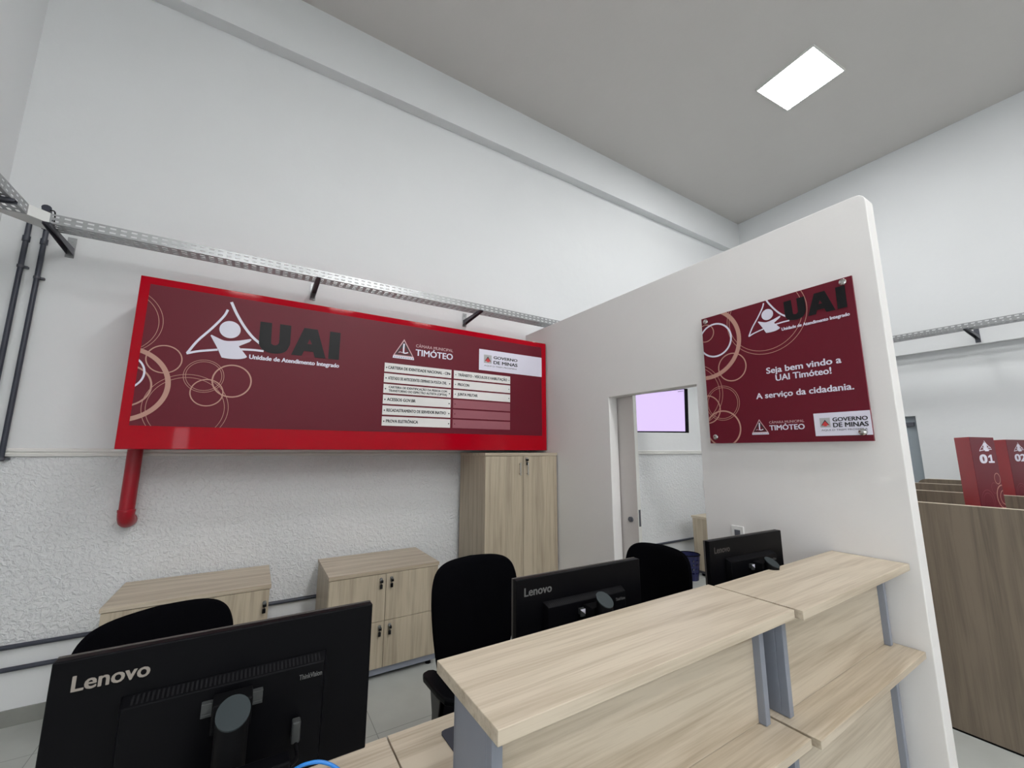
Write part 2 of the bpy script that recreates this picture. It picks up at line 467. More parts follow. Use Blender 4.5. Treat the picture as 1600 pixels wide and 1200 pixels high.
def tray_run(name, parent, p, d, side, L, width=0.125, hgt=0.062):
    """p: start of the front bottom edge, d: direction, side: towards the rear."""
    bm = BM(); d = Vector(d); side = Vector(side); up = Vector((0, 0, 1)); p = Vector(p)
    slotted(bm, p, d, up, L, hgt, rows=(0.28, 0.74), sw=0.012)
    slotted(bm, p, d, side, L, width, rows=(0.22, 0.5, 0.78), sw=0.016)
    slotted(bm, p+side*width, d, up, L, hgt, rows=(0.28, 0.74), sw=0.012)
    o = link(name, bm, 'galv', parent, world=True, smooth=None)
    s = o.modifiers.new('sheet', 'SOLIDIFY'); s.thickness = 0.0022; s.offset = 0
    return o

ZT = 2.97
t = thing('cable_tray', 'perforated galvanised cable tray running along the wall above the red sign', 'cable tray', (-1.2, 3.5, ZT))
tray_run('tray_channel', t, (-1.195, 3.455, ZT), (1, 0, 0), (0, 1, 0), 7.8)
tray_run('tray_channel', t, (-1.265, 1.2, ZT), (0, 1, 0), (-1, 0, 0), 2.19)
b = BM()
F0, F1, R0, R1 = (-1.265, 3.39), (-1.195, 3.455), (-1.39, 3.44), (-1.235, 3.58)
for a, c in ((F0, F1), (R0, R1)):
    v = [b.verts.new(q) for q in ((a[0], a[1], ZT), (c[0], c[1], ZT), (c[0], c[1], ZT+.064), (a[0], a[1], ZT+.064))]
    b.faces.new(v)
v = [b.verts.new((q[0], q[1], ZT)) for q in (F0, F1, (-1.195, 3.58), R1, R0, (-1.375, 3.39))]
b.faces.new(v)
o = link('corner_plate', b, 'galvreflect', t, world=True, smooth=None)
s = o.modifiers.new('sheet', 'SOLIDIFY'); s.thickness = 0.003; s.offset = 0
b = BM(); box(b, -1.10, -1.098, 3.45, 3.57, ZT-.003, ZT+.004)

def bracket(x, label):
    t = thing('wall_bracket', label, 'bracket', (x, YW-.006, ZT-.04), 0, 'steel brackets under the cable tray')
    a = BM()
    # tapered C arm from the wall to the front of the tray
    for sx in (-.018, .0155):
        prism(a, [(YW-.008, 2.922), (YW-.008, 2.968), (3.44, 2.968), (3.44, 2.952)], 'x', x+sx, x+sx+.0025)
    box(a, x-.018, x+.018, 3.44, YW-.008, 2.966, 2.9685)
    link('arm', a, 'metaldark', t, world=True)
    p = BM(); box(p, x-.022, x+.022, YW-.0105, YW-.006, 2.90, 3.045); cyl(p, (x, YW-.0105, 3.02), (x, YW-.018, 3.02), .008, n=8)
    link('wall_plate', p, 'galv', t, world=True)
bracket(-1.20, 'steel wall bracket under the cable tray beside the two dark conduits')
bracket(0.31, 'dark steel wall bracket under the cable tray above the left half of the red sign')
bracket(1.775, 'steel wall bracket under the cable tray above the right half of the red sign')
t = thing('wall_bracket', 'steel bracket holding the tray against the left side wall', 'bracket', (XL, 3.22, ZT-.04), 0, 'steel brackets under the cable tray')
a = BM()
for sy in (-.018, .0155): prism(a, [(XL, 2.922), (XL, 2.968), (-1.25, 2.968), (-1.25, 2.952)], 'y', 3.22+sy, 3.22+sy+.0025)
box(a, XL, -1.25, 3.202, 3.238, 2.966, 2.9685)
link('arm', a, 'metaldark', t, world=True)
link('wall_plate', bx(XL, XL+.005, 3.198, 3.242, 2.90, 3.045), 'galv', t, world=True)

t = thing('cable_tray', 'perforated cable tray on the far right wall above the numbered booths', 'cable tray', (6.7, 1, ZT))
tray_run('tray_channel', t, (6.68, -1.5, ZT), (0, 1, 0), (1, 0, 0), 4.9)
t = thing('wall_bracket', 'small dark bracket under the far right cable tray', 'bracket', (XR, 1.09, ZT-.04), 0, 'steel brackets under the cable tray')
a = BM()
for sy in (-.018, .0155): prism(a, [(XR-.004, 2.922), (XR-.004, 2.968), (6.665, 2.968), (6.665, 2.952)], 'y', 1.09+sy, 1.09+sy+.0025)
box(a, 6.665, XR-.004, 1.072, 1.108, 2.966, 2.9685)
link('arm', a, 'metaldark', t, world=True)
link('wall_plate', bx(XR-.005, XR, 1.068, 1.112, 2.88, 3.045), 'metaldark', t, world=True)

# ------------------------------------------------------------------ conduits
def conduit(label, x, top, hook):
    t = thing('conduit_pipe', label, 'conduit', (x, 3.815, 1.53), 0, 'dark conduits on the big wall')
    r = 0.0135
    link('tube', cyl(BM(), (x, 3.812, 1.53), (x, 3.812, top), r), 'conduit', t, world=True, smooth=True)
    for z in (2.972,):
        c = BM(); cyl(c, (x, 3.812, z-.018), (x, 3.812, z+.018), r+.005); link('coupling', c, 'conduit', t, world=True, smooth=True)
    for z in (1.545, 2.72 if hook else 2.78):
        c = BM(); cyl(c, (x, 3.812, z-.008), (x, 3.812, z+.008), r+.004); box(c, x, x+.032, 3.812, 3.834, z-.008, z+.006)
        link('clamp', c, 'metaldark', t, world=True)
    if hook:
        c = BM(); tube(c, [(x, 3.812, top-.02), (x, 3.80, top+.05), (x-.0, 3.77, top+.09), (x+.01, 3.73, top+.10)], 0.024)
        link('elbow_fitting', c, 'conduit', t, world=True, smooth=True)
        c = BM(); tube(c, spline([(x+.02, 3.74, top+.09), (x+.06, 3.70, top+.07), (x+.10, 3.6, top-.04), (x+.12, 3.55, ZT+.01)], 5), 0.004, 6)
        link('cable', c, 'blackmat', t, world=True, smooth=True)
conduit('dark conduit nearest the left edge, dropping from the cable tray down the wall', -1.403, 3.12, False)
conduit('second dark conduit from the left, with an elbow fitting poking above the tray', -1.322, 3.08, True)
for z, l in ((0.443, 'upper of two dark horizontal conduits low on the wall at the lower left'), (0.318, 'lower of two dark horizontal conduits low on the wall at the lower left')):
    tag(link('conduit_pipe', tube(BM(), [(-1.53, 3.822, z), (1.70, 3.822, z)], 0.0135), 'conduit', smooth=True), l, 'conduit', 'dark conduits on the big wall')
t = tag(link('conduit_pipe', tube(BM(), [(2.9, 3.822, 0.378), (7.15, 3.822, 0.378)], 0.0135), 'conduit', smooth=True),
        'dark horizontal conduit low on the wall seen through the doorway', 'conduit', 'dark conduits on the big wall')

# ------------------------------------------------------------------ big red sign
YS = 3.43
sg = thing('wall_sign', 'long glossy red box sign with burgundy panel listing services, high on the wall', 'sign', (0.9, YW-.006, 1.605))
link('sign_box', bx(-0.736, 2.545, YS, YW-.0065, 1.605, 2.732), 'redframe', sg, world=True, bevel=0.004)
F = Face((0, YS, 0), (1, 0, 0), (0, 0, 1), (0, -1, 0))
U0, U1, V0, V1 = -0.683, 2.487, 1.752, 2.682
put('printed_panel', plate(BM(), [(U0, V0), (U1, V0), (U1, V1), (U0, V1)], 0.0, 0.002), 'burgundy', F, sg)

def rings(name, L, mat, face, parent, box4, h):
    for i_, (cu, cv, r, wd) in enumerate(L):
        bm = BM(); ring(bm, cu, cv, r, wd, h+i_*.00005)
        clip(bm, *box4)
        put(name, bm, mat, face, parent)

B4 = (U0, U1, V0, V1)
rings('circle_thin', [(-0.817, 2.418, 0.226, .003), (-0.826, 2.412, 0.214, .003), (-0.341, 2.097, 0.111, .003), (-0.341, 2.097, 0.099, .003),
                (-0.412, 1.873, 0.227, .003), (-0.413, 1.873, 0.206, .003)], 'tan', F, sg, B4, 0.0030)
rings('circle_medium', [(-0.56, 2.188, 0.091, .007), (-0.736, 2.0, 0.131, .010), (-0.181, 2.077, 0.112, .009), (-0.315, 1.985, 0.090, .007)], 'tan', F, sg, B4, 0.0033)
rings('circle_thick', [(-0.753, 2.012, 0.230, .028)], 'tan', F, sg, B4, 0.0036)
rings('circle_white', [(-0.761, 2.085, 0.113, .011)], 'white', F, sg, B4, 0.0039)

LOGO = {
 'L': [(-0.257, 2.588), (-0.246, 2.579), (-0.258, 2.539), (-0.282, 2.495), (-0.357, 2.376), (-0.427, 2.264), (-0.379, 2.277), (-0.287, 2.296), (-0.28, 2.283), (-0.377, 2.258), (-0.444, 2.234), (-0.455, 2.238), (-0.457, 2.248), (-0.398, 2.357), (-0.31, 2.481), (-0.275, 2.538)],
 'R': [(-0.245, 2.641), (-0.229, 2.645), (-0.198, 2.586), (-0.155, 2.512), (-0.107, 2.451), (-0.042, 2.384), (-0.039, 2.355), (-0.134, 2.449), (-0.196, 2.543)],
 'B': [(-0.151, 2.317), (-0.031, 2.326), (-0.001, 2.311), (-0.136, 2.302)],
 'body': [(-0.333, 2.383), (-0.328, 2.389), (-0.292, 2.373), (-0.254, 2.359), (-0.217, 2.36), (-0.162, 2.372), (-0.101, 2.392), (-0.092, 2.387), (-0.103, 2.37), (-0.158, 2.334), (-0.159, 2.322), (-0.113, 2.265), (-0.113, 2.255), (-0.123, 2.247), (-0.157, 2.237), (-0.205, 2.233), (-0.25, 2.236), (-0.26, 2.244), (-0.28, 2.287), (-0.303, 2.33)],
 'U': [(-0.05, 2.532), (0.024, 2.533), (0.029, 2.391), (0.034, 2.375), (0.047, 2.367), (0.065, 2.369), (0.077, 2.382), (0.08, 2.404), (0.076, 2.533), (0.15, 2.533), (0.153, 2.404), (0.147, 2.369), (0.131, 2.334), (0.103, 2.314), (0.062, 2.305), (0.021, 2.308), (-0.016, 2.322), (-0.041, 2.352), (-0.048, 2.39)],
 'A1': [(0.239, 2.531), (0.283, 2.531), (0.283, 2.448), (0.269, 2.408), (0.285, 2.408), (0.285, 2.351), (0.25, 2.351), (0.236, 2.311), (0.166, 2.311)],
 'A2': [(0.283, 2.531), (0.333, 2.531), (0.404, 2.309), (0.328, 2.309), (0.314, 2.351), (0.285, 2.351), (0.285, 2.408), (0.301, 2.408), (0.283, 2.448)],
 'I': [(0.423, 2.531), (0.501, 2.531), (0.501, 2.310), (0.423, 2.310)],
}
def smooth_poly(p, n=3):
    q = [Vector((a, c, 0)) for a, c in p]; N = len(q); out = []
    for i in range(N):
        a, b_, c, d_ = q[i-1], q[i], q[(i+1) % N], q[(i+2) % N]
        e0 = (b_-a); e1 = (c-b_); e2 = (d_-c)
        sharp = e1.length > 0.06 or e0.normalized().dot(e1.normalized()) < 0.3 or e1.normalized().dot(e2.normalized()) < 0.3
        out.append((b_.x, b_.y))
        if not sharp:
            for k_ in range(1, n):
                t_ = k_/n
                v = 0.5*((2*b_)+(c-a)*t_+(2*a-5*b_+4*c-d_)*t_*t_+(3*b_-a-3*c+d_)*t_**3)
                out.append((v.x, v.y))
    return out
def stroke(pts, w0, h, n=8):
    """ribbon of even width along a smooth centreline, as a flat strip"""
    c = spline([(a, b_, 0) for a, b_ in pts], n); bm = BM(); L, R = [], []
    for i, p in enumerate(c):
        d_ = (c[min(i+1, len(c)-1)]-c[max(i-1, 0)]).normalized(); nn = Vector((-d_.y, d_.x, 0))*w0/2
        L.append(bm.verts.new((p.x+nn.x, p.y+nn.y, h))); R.append(bm.verts.new((p.x-nn.x, p.y-nn.y, h)))
    for i in range(len(c)-1): bm.faces.new([L[i], R[i], R[i+1], L[i+1]])
    return bm
def emblem(face, parent, f, h, clipbox=None, letters=True):
    """the roof-and-figure mark with the wide letters; f maps the big sign's (u, v) to this face."""
    s = (Vector(f((1, 0)))-Vector(f((0, 0)))).length
    w_ = BM()
    parts = [stroke([f(p) for p in ((-0.252, 2.584), (-0.272, 2.530), (-0.330, 2.435), (-0.400, 2.335), (-0.447, 2.243))], .0145*s, h),
             stroke([f(p) for p in ((-0.450, 2.241), (-0.385, 2.265), (-0.283, 2.289))], .0145*s, h+.0001),
             stroke([f(p) for p in ((-0.237, 2.644), (-0.197, 2.562), (-0.145, 2.478), (-0.090, 2.410), (-0.036, 2.365))], .0175*s, h),
             stroke([f(p) for p in ((-0.150, 2.309), (-0.075, 2.314), (-0.012, 2.314))], .0150*s, h)]
    for p in (LOGO['body'],):
        w_.faces.new([w_.verts.new((*f(q), h+.0002)) for q in smooth_poly(p)])
    c = f((-0.226, 2.442)); w_.faces.new([w_.verts.new((c[0]+.062*s*math.cos(2*PI*i/40), c[1]+.062*s*math.sin(2*PI*i/40), h+.0002)) for i in range(40)])
    bm = join([w_]+parts)
    if clipbox: clip(bm, *clipbox)
    put('figure_mark', bm, 'white', face, parent)
    if letters:
        for k_ in ('U', 'A', 'I'):
            b_ = BM()
            for kk in (('A1', 'A2') if k_ == 'A' else (k_,)):
                pp = smooth_poly(LOGO[kk]) if k_ == 'U' else LOGO[kk]
                prism(b_, [f(q) for q in pp], 'z', 0.002, h+.0006)
            put('letter', b_, 'uai', face, parent)
idt = lambda p: (p[0], p[1])
emblem(F, sg, idt, 0.0042)
put('lettering', text_bm('Unidade de Atendimento Integrado', -0.095, 2.248, 0.60, 0.030, 0.05, .0035), 'white', F, sg)

def council(face, parent, u, v, s, h):
    """triangle emblem and two-line lettering; u, v: lower left of the triangle, s: scale (1 = big sign)"""
    def P(a, c): return (u+a*s, v+c*s)
    def tri(x0, x1, y0, ya, hh):
        bm = BM(); bm.faces.new([bm.verts.new((*P(x0, y0), hh)), bm.verts.new((*P(x1, y0), hh)), bm.verts.new((*P((x0+x1)/2, ya), hh))]); return bm
    put('emblem_frame', tri(0, .180, .022, .175, h), 'pink', face, parent)
    put('emblem_field', tri(.012, .168, .030, .160, h+.0003), 'burgundy', face, parent)
    put('emblem_field', tri(.018, .162, .033, .150, h+.0006), 'darktext', face, parent)
    put('emblem_field', tri(.030, .150, .040, .118, h+.0008), 'burgundy', face, parent)
    fig = join([stroke([P(.090, .135), P(.088, .09), P(.088, .052)], .014*s, h+.0010), stroke([P(.086, .053), P(.105, .052), P(.128, .060)], .010*s, h+.0011),
                stroke([P(.045, .052), P(.06, .058), P(.08, .052)], .004*s, h+.0011)])
    put('emblem_figure', fig, 'white', face, parent)
    b_ = BM(); b_.faces.new([b_.verts.new((*P(*q), h+.0004)) for q in ((-.003, 0), (.184, 0), (.180, .022), (0, .022))])
    put('emblem_base', b_, 'white', face, parent)
    b_ = BM()
    for i in range(9):
        x = .008+i*.0195; b_.faces.new([b_.verts.new((*P(*q), h+.0006)) for q in ((x, .008), (x+.012, .008), (x+.012, .014), (x, .014))])
    put('emblem_bar_marks', b_, 'greytext', face, parent)
    put('lettering', text_bm('CÂMARA MUNICIPAL', u+.197*s, v+.119*s, .352*s, .026*s, 0.0, h), 'pink', face, parent)
    put('lettering', text_bm('TIMÓTEO', u+.197*s, v+.045*s, .350*s, .054*s, 0.03, h+.0002), 'white', face, parent)
council(F, sg, 0.928, 2.381, 1.0, .0035)

def government(face, parent, rect, sq, gov, de, aq, h):
    u0, u1, v0, v1 = rect
    put('white_plate', plate(BM(), [(u0, v0), (u1, v0), (u1, v1), (u0, v1)], min(0.002, h*.6), h), 'white', face, parent)
    a0, a1, c0, c1 = sq; b_ = BM(); b_.faces.new([b_.verts.new((*q, h+.0004)) for q in ((a0, c0), (a1, c0), (a1, c1), (a0, c1))])
    put('emblem_square', b_, 'emblemgrey', face, parent)
    W, H = a1-a0, c1-c0
    def T(x0, x1, y0, ya, hh, m_):
        b2 = BM(); b2.faces.new([b2.verts.new((a0+W*x, c0+H*y, hh)) for x, y in ((x0, y0), (x1, y0), ((x0+x1)/2, ya))]); put('emblem_triangle', b2, m_, face, parent)
    T(.10, .92, .22, .80, h+.0008, 'darktext'); T(.16, .86, .22, .66, h+.0012, 'emblemred'); T(.36, .68, .12, .45, h+.0016, 'emblemgrey' if False else 'emblemred')
    put('lettering', text_bm('GOVERNO', *gov, 0.04, h+.0005), 'darktext', face, parent)
    put('lettering', text_bm('DE MINAS', *de, 0.04, h+.0005), 'darktext', face, parent)
    put('lettering', text_bm('AQUI O TREM PROSPERA', *aq, 0.02, h+.0005), 'greytext', face, parent)
government(F, sg, (1.749, 2.487, 2.364, 2.570), (1.801, 1.886, 2.438, 2.520), (1.909, 2.489, .274, .027), (1.909, 2.438, .274, .031), (1.804, 2.406, .373, .013), .0035)

ROWS1 = ['CARTEIRA DE IDENTIDADE NACIONAL - CIN', 'ATESTADO DE ANTECEDENTES CRIMINAIS DA POLÍCIA CIVIL', None, 'ACESSOS GOV.BR', 'RECADASTRAMENTO DE SERVIDOR INATIVO', 'PROVA ELETRÔNICA']
TW1 = [.555, .525, None, .243, .527, .272]
pitch = (2.331-1.802+.014)/6; hh_ = pitch-.0145
for i in range(6):
    v1 = 2.331-i*pitch; v0 = v1-hh_
    pl = put('service_plate', plate(BM(), [(.862, v0), (1.467, v0), (1.467, v1), (.862, v1)], .002, .004), 'whitewarm', F, sg)
    for du in (.878, 1.452):
        dots = BM(); dots.faces.new([dots.verts.new((du+.006*math.cos(2*PI*q/10), v0+.036+.006*math.sin(2*PI*q/10), .0045)) for q in range(10)])
        put('screw', dots, 'darktext', F, pl)
    if i == 2:
        put('lettering', text_bm('CARTEIRA DE IDENTIFICAÇÃO DA PESSOA COM', .905, v0+.044, .522, .018, .045, .0046), 'darktext', F, pl)
        put('lettering', text_bm('TRANSTORNO DO ESPECTRO AUTISTA (CIPTEA)', .905, v0+.014, .522, .018, .045, .0046), 'darktext', F, pl)
    else:
        put('lettering', text_bm(ROWS1[i], .896 if i else .892, v0+.027, TW1[i], .024, .045, .0046), 'darktext', F, pl)
ROWS2 = ['TRÂNSITO - VEÍCULOS E HABILITAÇÃO', 'PROCON', 'JUNTA MILITAR']; TW2 = [.528, .115, .203]
for i in range(6):
    v1 = 2.331-i*pitch; v0 = v1-hh_
    pl = put('service_plate', plate(BM(), [(1.492, v0), (2.099, v0), (2.099, v1), (1.492, v1)], .002, .004), 'whitewarm' if i < 3 else 'rose', F, sg)
    if i >= 3: pl['label'] = 'blank dusty rose plate'
    for du in ((1.510, 2.084) if i < 3 else (1.510,)):
        dots = BM(); dots.faces.new([dots.verts.new((du+.005*math.cos(2*PI*q/10), v0+.036+.005*math.sin(2*PI*q/10), .0045)) for q in range(10)])
        put('screw', dots, 'darktext' if i < 3 else 'burgundy', F, pl)
    if i < 3: put('lettering', text_bm(ROWS2[i], 1.534, v0+.026, TW2[i], .024, .045, .0046), 'darktext', F, pl)

# red pipe below the sign, bending into the wall
t = thing('red_pipe', 'short red pipe dropping from under the left end of the red sign into the wall', 'pipe', (-.693, 3.74, 1.16))
link('straight_pipe', cyl(BM(), (-.693, 3.74, 1.195), (-.693, 3.74, 1.604), .041, n=28), 'redpipe', t, world=True, smooth=True)
link('collar', cyl(BM(), (-.693, 3.74, 1.195), (-.693, 3.74, 1.21), .047, n=28), 'redpipe', t, world=True, smooth=True)
el = [(-.693, 3.74, 1.205), (-.693, 3.742, 1.18), (-.693, 3.752, 1.155), (-.693, 3.772, 1.137), (-.693, 3.80, 1.13), (-.693, 3.838, 1.13)]
link('elbow', tube(BM(), el, .045, 28), 'redpipe', t, world=True, smooth=True)

# ------------------------------------------------------------------ small welcome sign
XS = 2.525
ws = thing('welcome_sign', 'square burgundy acrylic sign with welcome text on chrome standoffs, on the partition', 'sign', (2.56, 1.19, 1.65))
link('sign_plate', bx(XS, XS+.010, .768, 1.612, 1.650, 2.493), 'burgundyedge', ws, world=True, bevel=0.001)
G = Face((XS, 0, 0), (0, -1, 0), (0, 0, 1), (-1, 0, 0))
SU0, SU1, SV0, SV1 = -1.612, -.768, 1.650, 2.493
put('printed_panel', plate(BM(), [(SU0+.001, SV0+.001), (SU1-.001, SV0+.001), (SU1-.001, SV1-.001), (SU0+.001, SV1-.001)], 0, .0008), 'burgundy', G, ws)
SB = (SU0+.001, SU1-.001, SV0+.001, SV1-.001)
rings('circle_thin', [(-1.709, 1.979, .208, .003), (-1.714, 1.979, .193, .003), (-1.509, 1.905, .110, .003), (-1.509, 1.905, .099, .003),
                (-1.208, 2.397, .227, .003), (-1.212, 2.400, .209, .003)], 'tan', G, ws, SB, .0012)
rings('circle_medium', [(-1.588, 2.386, .058, .006), (-1.427, 2.127, .088, .007), (-1.617, 1.872, .091, .007), (-1.517, 1.743, .111, .009)], 'tan', G, ws, SB, .0015)
rings('circle_thick', [(-1.596, 2.312, .230, .026)], 'tan', G, ws, SB, .0018)
rings('circle_white', [(-1.525, 2.325, .109, .011)], 'white', G, ws, SB, .0021)
SK = 0.531
def fs(p):   # the same mark, smaller, its top cut by the plate's edge
    return (-1.118 + (p[0]+.095)*SK, 2.289 + (p[1]-2.248)*SK + .012)
emblem(G, ws, fs, .0024, SB)
put('lettering', text_bm('Unidade de Atendimento Integrado', -1.118, 2.287, .321, .0170, .05, .0022), 'white', G, ws)
put('lettering', text_bm('Seja bem vindo a', -1.224, 2.051, .366, .034, .03, .0018), 'white', G, ws)
put('lettering', text_bm('UAI Timóteo!', -1.177, 2.002, .271, .034, .03, .0018), 'white', G, ws)
put('lettering', text_bm('A serviço da cidadania.', -1.295, 1.908, .475, .033, .03, .0018), 'white', G, ws)
council(G, ws, -1.338, 1.697, .512, .0016)
government(G, ws, (-1.010, -.7695, 1.680, 1.799), (-.984, -.938, 1.724, 1.773), (-.926, 1.753, .144, .019), (-.926, 1.723, .144, .022), (-.981, 1.7055, .194, .008), .0018)
for (u, v, tilt) in ((-1.579, 2.466, 0), (-.807, 2.470, 0), (-1.570, 1.690, 0), (-.804, 1.694, 0)):
    c = BM(); cyl(c, (2.56, -u, v), (XS-.004, -u, v), .008); e_ = .012 if (u > -1 and v < 2) else 0; cyl(c, (XS-.001, -u, v), (XS-.007-e_, -u, v), .0165); cyl(c, (XS-.007-e_, -u, v), (XS-.010-e_, -u, v), .0165, .012)
    link('standoff_bolt', c, 'chrome', ws, world=True, smooth=True)

# ------------------------------------------------------------------ cabinets
def lock_key(parent, x, y, z, big=1.0):
    """cylinder lock with a hanging key; front face at y"""
    b = BM(); cyl(b, (x, y, z), (x, y-.006, z), .011*big, n=16); lk = link('lock', b, 'silver', parent, world=True, smooth=True)
    b = BM(); box(b, x-.010*big, x+.012*big, y-.026, y-.005, z-.022*big, z-.004*big)
    box(b, x-.010*big, x+.009*big, y-.022, y-.012, z-.062*big, z-.034*big); box(b, x-.002, x+.002, y-.018, y-.014, z-.04*big, z-.01)
    link('key', b, 'blackgloss', lk, world=True, bevel=0.002)

def cabinet(name, label, x0, x1, yf, yb, H, rows, seam, keys, group, handles=(), plinth=0.075, body='wz'):
    t = thing(name, label, 'cabinet', ((x0+x1)/2, (yf+yb)/2, 0), 0, group)
    D = .018
    link('body', bx(x0+.006, x1-.006, yf+D+.002, yb, plinth, H-.025), body, t, world=True, bevel=0.001)
    link('cabinet_top', bx(x0, x1, yf-.004, yb, H-.025, H), 'wx', t, world=True, bevel=0.0015)
    link('plinth', bx(x0+.008, x1-.008, yf+.012, yb-.01, .032, plinth), 'metal', t, world=True)
    for fx in (x0+.05, x1-.05):
        for fy in (yf+.05, yb-.06): link('foot', cyl(BM(), (fx, fy, 0), (fx, fy, .034), .022, .016), 'blackmat', t, world=True, smooth=True)
    for (z0, z1) in rows:
        for (a, c) in ((x0+.006, seam), (seam, x1-.006)):
            dr_ = link('door', bx(a+.0015, c-.0015, yf, yf+D, z0+.0015, z1-.0015), body, t, world=True, bevel=0.0008)
            for (kx, kz) in keys:
                if a < kx < c and z0 < kz < z1: lock_key(dr_, kx, yf, kz)
            for (hx, h0, h1) in handles:
                if a < hx < c and z0 < h0 < z1:
                    b = BM(); cyl(b, (hx, yf-.024, h0), (hx, yf-.024, h1), .0045); cyl(b, (hx, yf, h0+.012), (hx, yf-.024, h0+.012), .0045); cyl(b, (hx, yf, h1-.012), (hx, yf-.024, h1-.012), .0045)
                    link('handle', b, 'silver', dr_, world=True, smooth=True)
    return t
GC = 'light oak storage cabinets'
cabinet('storage_cabinet', 'low light oak cabinet at far left, partly behind the large monitor and chair', -.655, .165, 3.255, 3.795, .735, [(.075, .385), (.385, .708)], -.245, [(.135, .63)], GC)
cabinet('storage_cabinet', 'low light oak cabinet with four keyed doors left of the tall cabinet', .505, 1.312, 3.205, 3.78, .735, [(.075, .385), (.385, .708)], .90,
        [(.862, .672), (.938, .672), (.866, .352), (.938, .352)], GC)
cabinet('storage_cabinet', 'tall light oak two-door cabinet in the corner under the red sign', 1.742, 2.553, 3.272, 3.795, 1.58, [(.075, 1.553)], 2.150,
        [(2.186, 1.528)], GC, handles=((2.108, 1.375, 1.49), (2.192, 1.375, 1.49)))

# ------------------------------------------------------------------ back room
t = thing('storage_cabinet', 'light oak cabinet seen through the doorway behind the blue bin', 'cabinet', (5.3, 3.17, 0), 0, GC)
link('body', bx(5.07, 5.50, 2.78, 3.57, .07, .725), 'wz', t, world=True)
link('cabinet_top', bx(5.045, 5.50, 2.77, 3.58, .725, .75), 'wy', t, world=True)
link('door', bx(5.05, 5.068, 2.785, 3.178, .07, .722), 'wz', t, world=True); link('door', bx(5.05, 5.068, 3.182, 3.565, .07, .722), 'wz', t, world=True)
link('plinth', bx(5.08, 5.49, 2.80, 3.55, .03, .07), 'metaldark', t, world=True)
for a, c in ((5.12, 2.84), (5.45, 2.84), (5.12, 3.5), (5.45, 3.5)): link('foot', cyl(BM(), (a, c, 0), (a, c, .032), .02), 'blackmat', t, world=True)

bc = (4.83, 3.50)
t = thing('waste_bin', 'navy blue slotted plastic waste bin on the floor through the doorway', 'waste bin', (bc[0], bc[1], 0))
b = BM(); N = 28; zs = [0.0, .05, .08, .10, .13, .15, .18, .20, .23, .25, .28, .30]
R = lambda z: .105+.028*z/.3
rg = [[b.verts.new((bc[0]+R(z)*math.cos(2*PI*i/N), bc[1]+R(z)*math.sin(2*PI*i/N), z+.001)) for i in range(N)] for z in zs]
for j in range(len(zs)-1):
    for i in range(N):
        if j in (2, 4, 6, 8) and i % 2 == 0: continue
        b.faces.new([rg[j][i], rg[j][(i+1) % N], rg[j+1][(i+1) % N], rg[j+1][i]])
b.faces.new(rg[0][::-1])
o = link('basket', b, 'bin', t, world=True, smooth=None); s = o.modifiers.new('wall', 'SOLIDIFY'); s.thickness = .003
b = BM(); tube(b, [(bc[0]+.134*math.cos(2*PI*i/N), bc[1]+.134*math.sin(2*PI*i/N), .302) for i in range(N+1)], .006, 8)
link('rim', b, 'blackmat', t, world=True, smooth=True)

t = thing('wall_outlet', 'white outlet with a black adapter plugged in, far wall through the doorway', 'outlet', (5.80, YW-.006, 1.05), 0, 'white wall outlets')
link('plate', bx(5.74, 5.86, YW-.014, YW-.006, 1.02, 1.17), 'outlet', t, world=True, bevel=.002)
link('adapter', bx(5.76, 5.84, YW-.06, YW-.014, 1.035, 1.105), 'blackmat', t, world=True, bevel=.004)
link('cord', tube(BM(), spline([(5.82, YW-.04, 1.036), (5.825, YW-.03, .95), (5.83, YW-.02, .80), (5.84, YW-.015, .5)], 6), .004, 8), 'blackmat', t, world=True, smooth=True)

t = thing('wall_outlet', 'white outlet with a grey insert on the partition above the farthest monitor', 'outlet', (2.56, 1.5, 1.10), 0, 'white wall outlets')
link('plate', bx(2.549, 2.56, 1.458, 1.532, 1.03, 1.148), 'outlet', t, world=True, bevel=.002)
link('socket', bx(2.546, 2.549, 1.478, 1.512, 1.05, 1.125), 'metaldark', t, world=True)

# television on a swivel arm
R0 = Vector((0, 0, 1.6)); A0 = Vector((3.995, 2.810, 2.287))
az, roll = 0.18296, 0.048; Dd = Vector((math.sin(az)*math.cos(roll), math.cos(az)*math.cos(roll), math.sin(roll)))
nn = Vector((-math.cos(az), math.sin(az), 0)); nn = (nn - Dd*nn.dot(Dd)).normalized(); Uu = nn.cross(Dd)
if Uu.z < 0: Uu = -Uu
TW, TH = .871, .49
tv = thing('television', 'wall-mounted television with a glowing lavender screen seen through the doorway', 'television', (4.1, 3.22, 2.04))
TM = Matrix.Identity(4)
cc = A0 - Uu*TH/2 + Dd*TW/2
for i in range(3): TM[i][0], TM[i][1], TM[i][2], TM[i][3] = Dd[i], nn[i], Uu[i], cc[i]
def tvpart(name, bm, mat, **k_):
    bmesh.ops.transform(bm, matrix=TM, verts=bm.verts); return link(name, bm, mat, tv, world=True, **k_)
tvpart('casing', bx(-TW/2, TW/2, -.045, 0, -TH/2, TH/2), 'black', bevel=.003)
tvpart('screen', bx(-TW/2+.008, TW/2-.008, 0, .002, -TH/2+.016, TH/2-.008), 'tv')
b = BM()
for i in range(4): box(b, -TW/2+.02+i*.022, -TW/2+.034+i*.022, .002, .003, TH/2-.032, TH/2-.022)
tvpart('screen_icons', b, 'greytext')
b = BM(); cyl(b, tuple(cc-nn*.045), (4.36, 3.60, 2.04), .02); cyl(b, (4.36, 3.60, 2.04), (4.36, YW-.02, 2.04), .02); box(b, 4.30, 4.42, YW-.02, YW-.006, 1.95, 2.13)
link('mount_arm', b, 'black', tv, world=True, smooth=True)

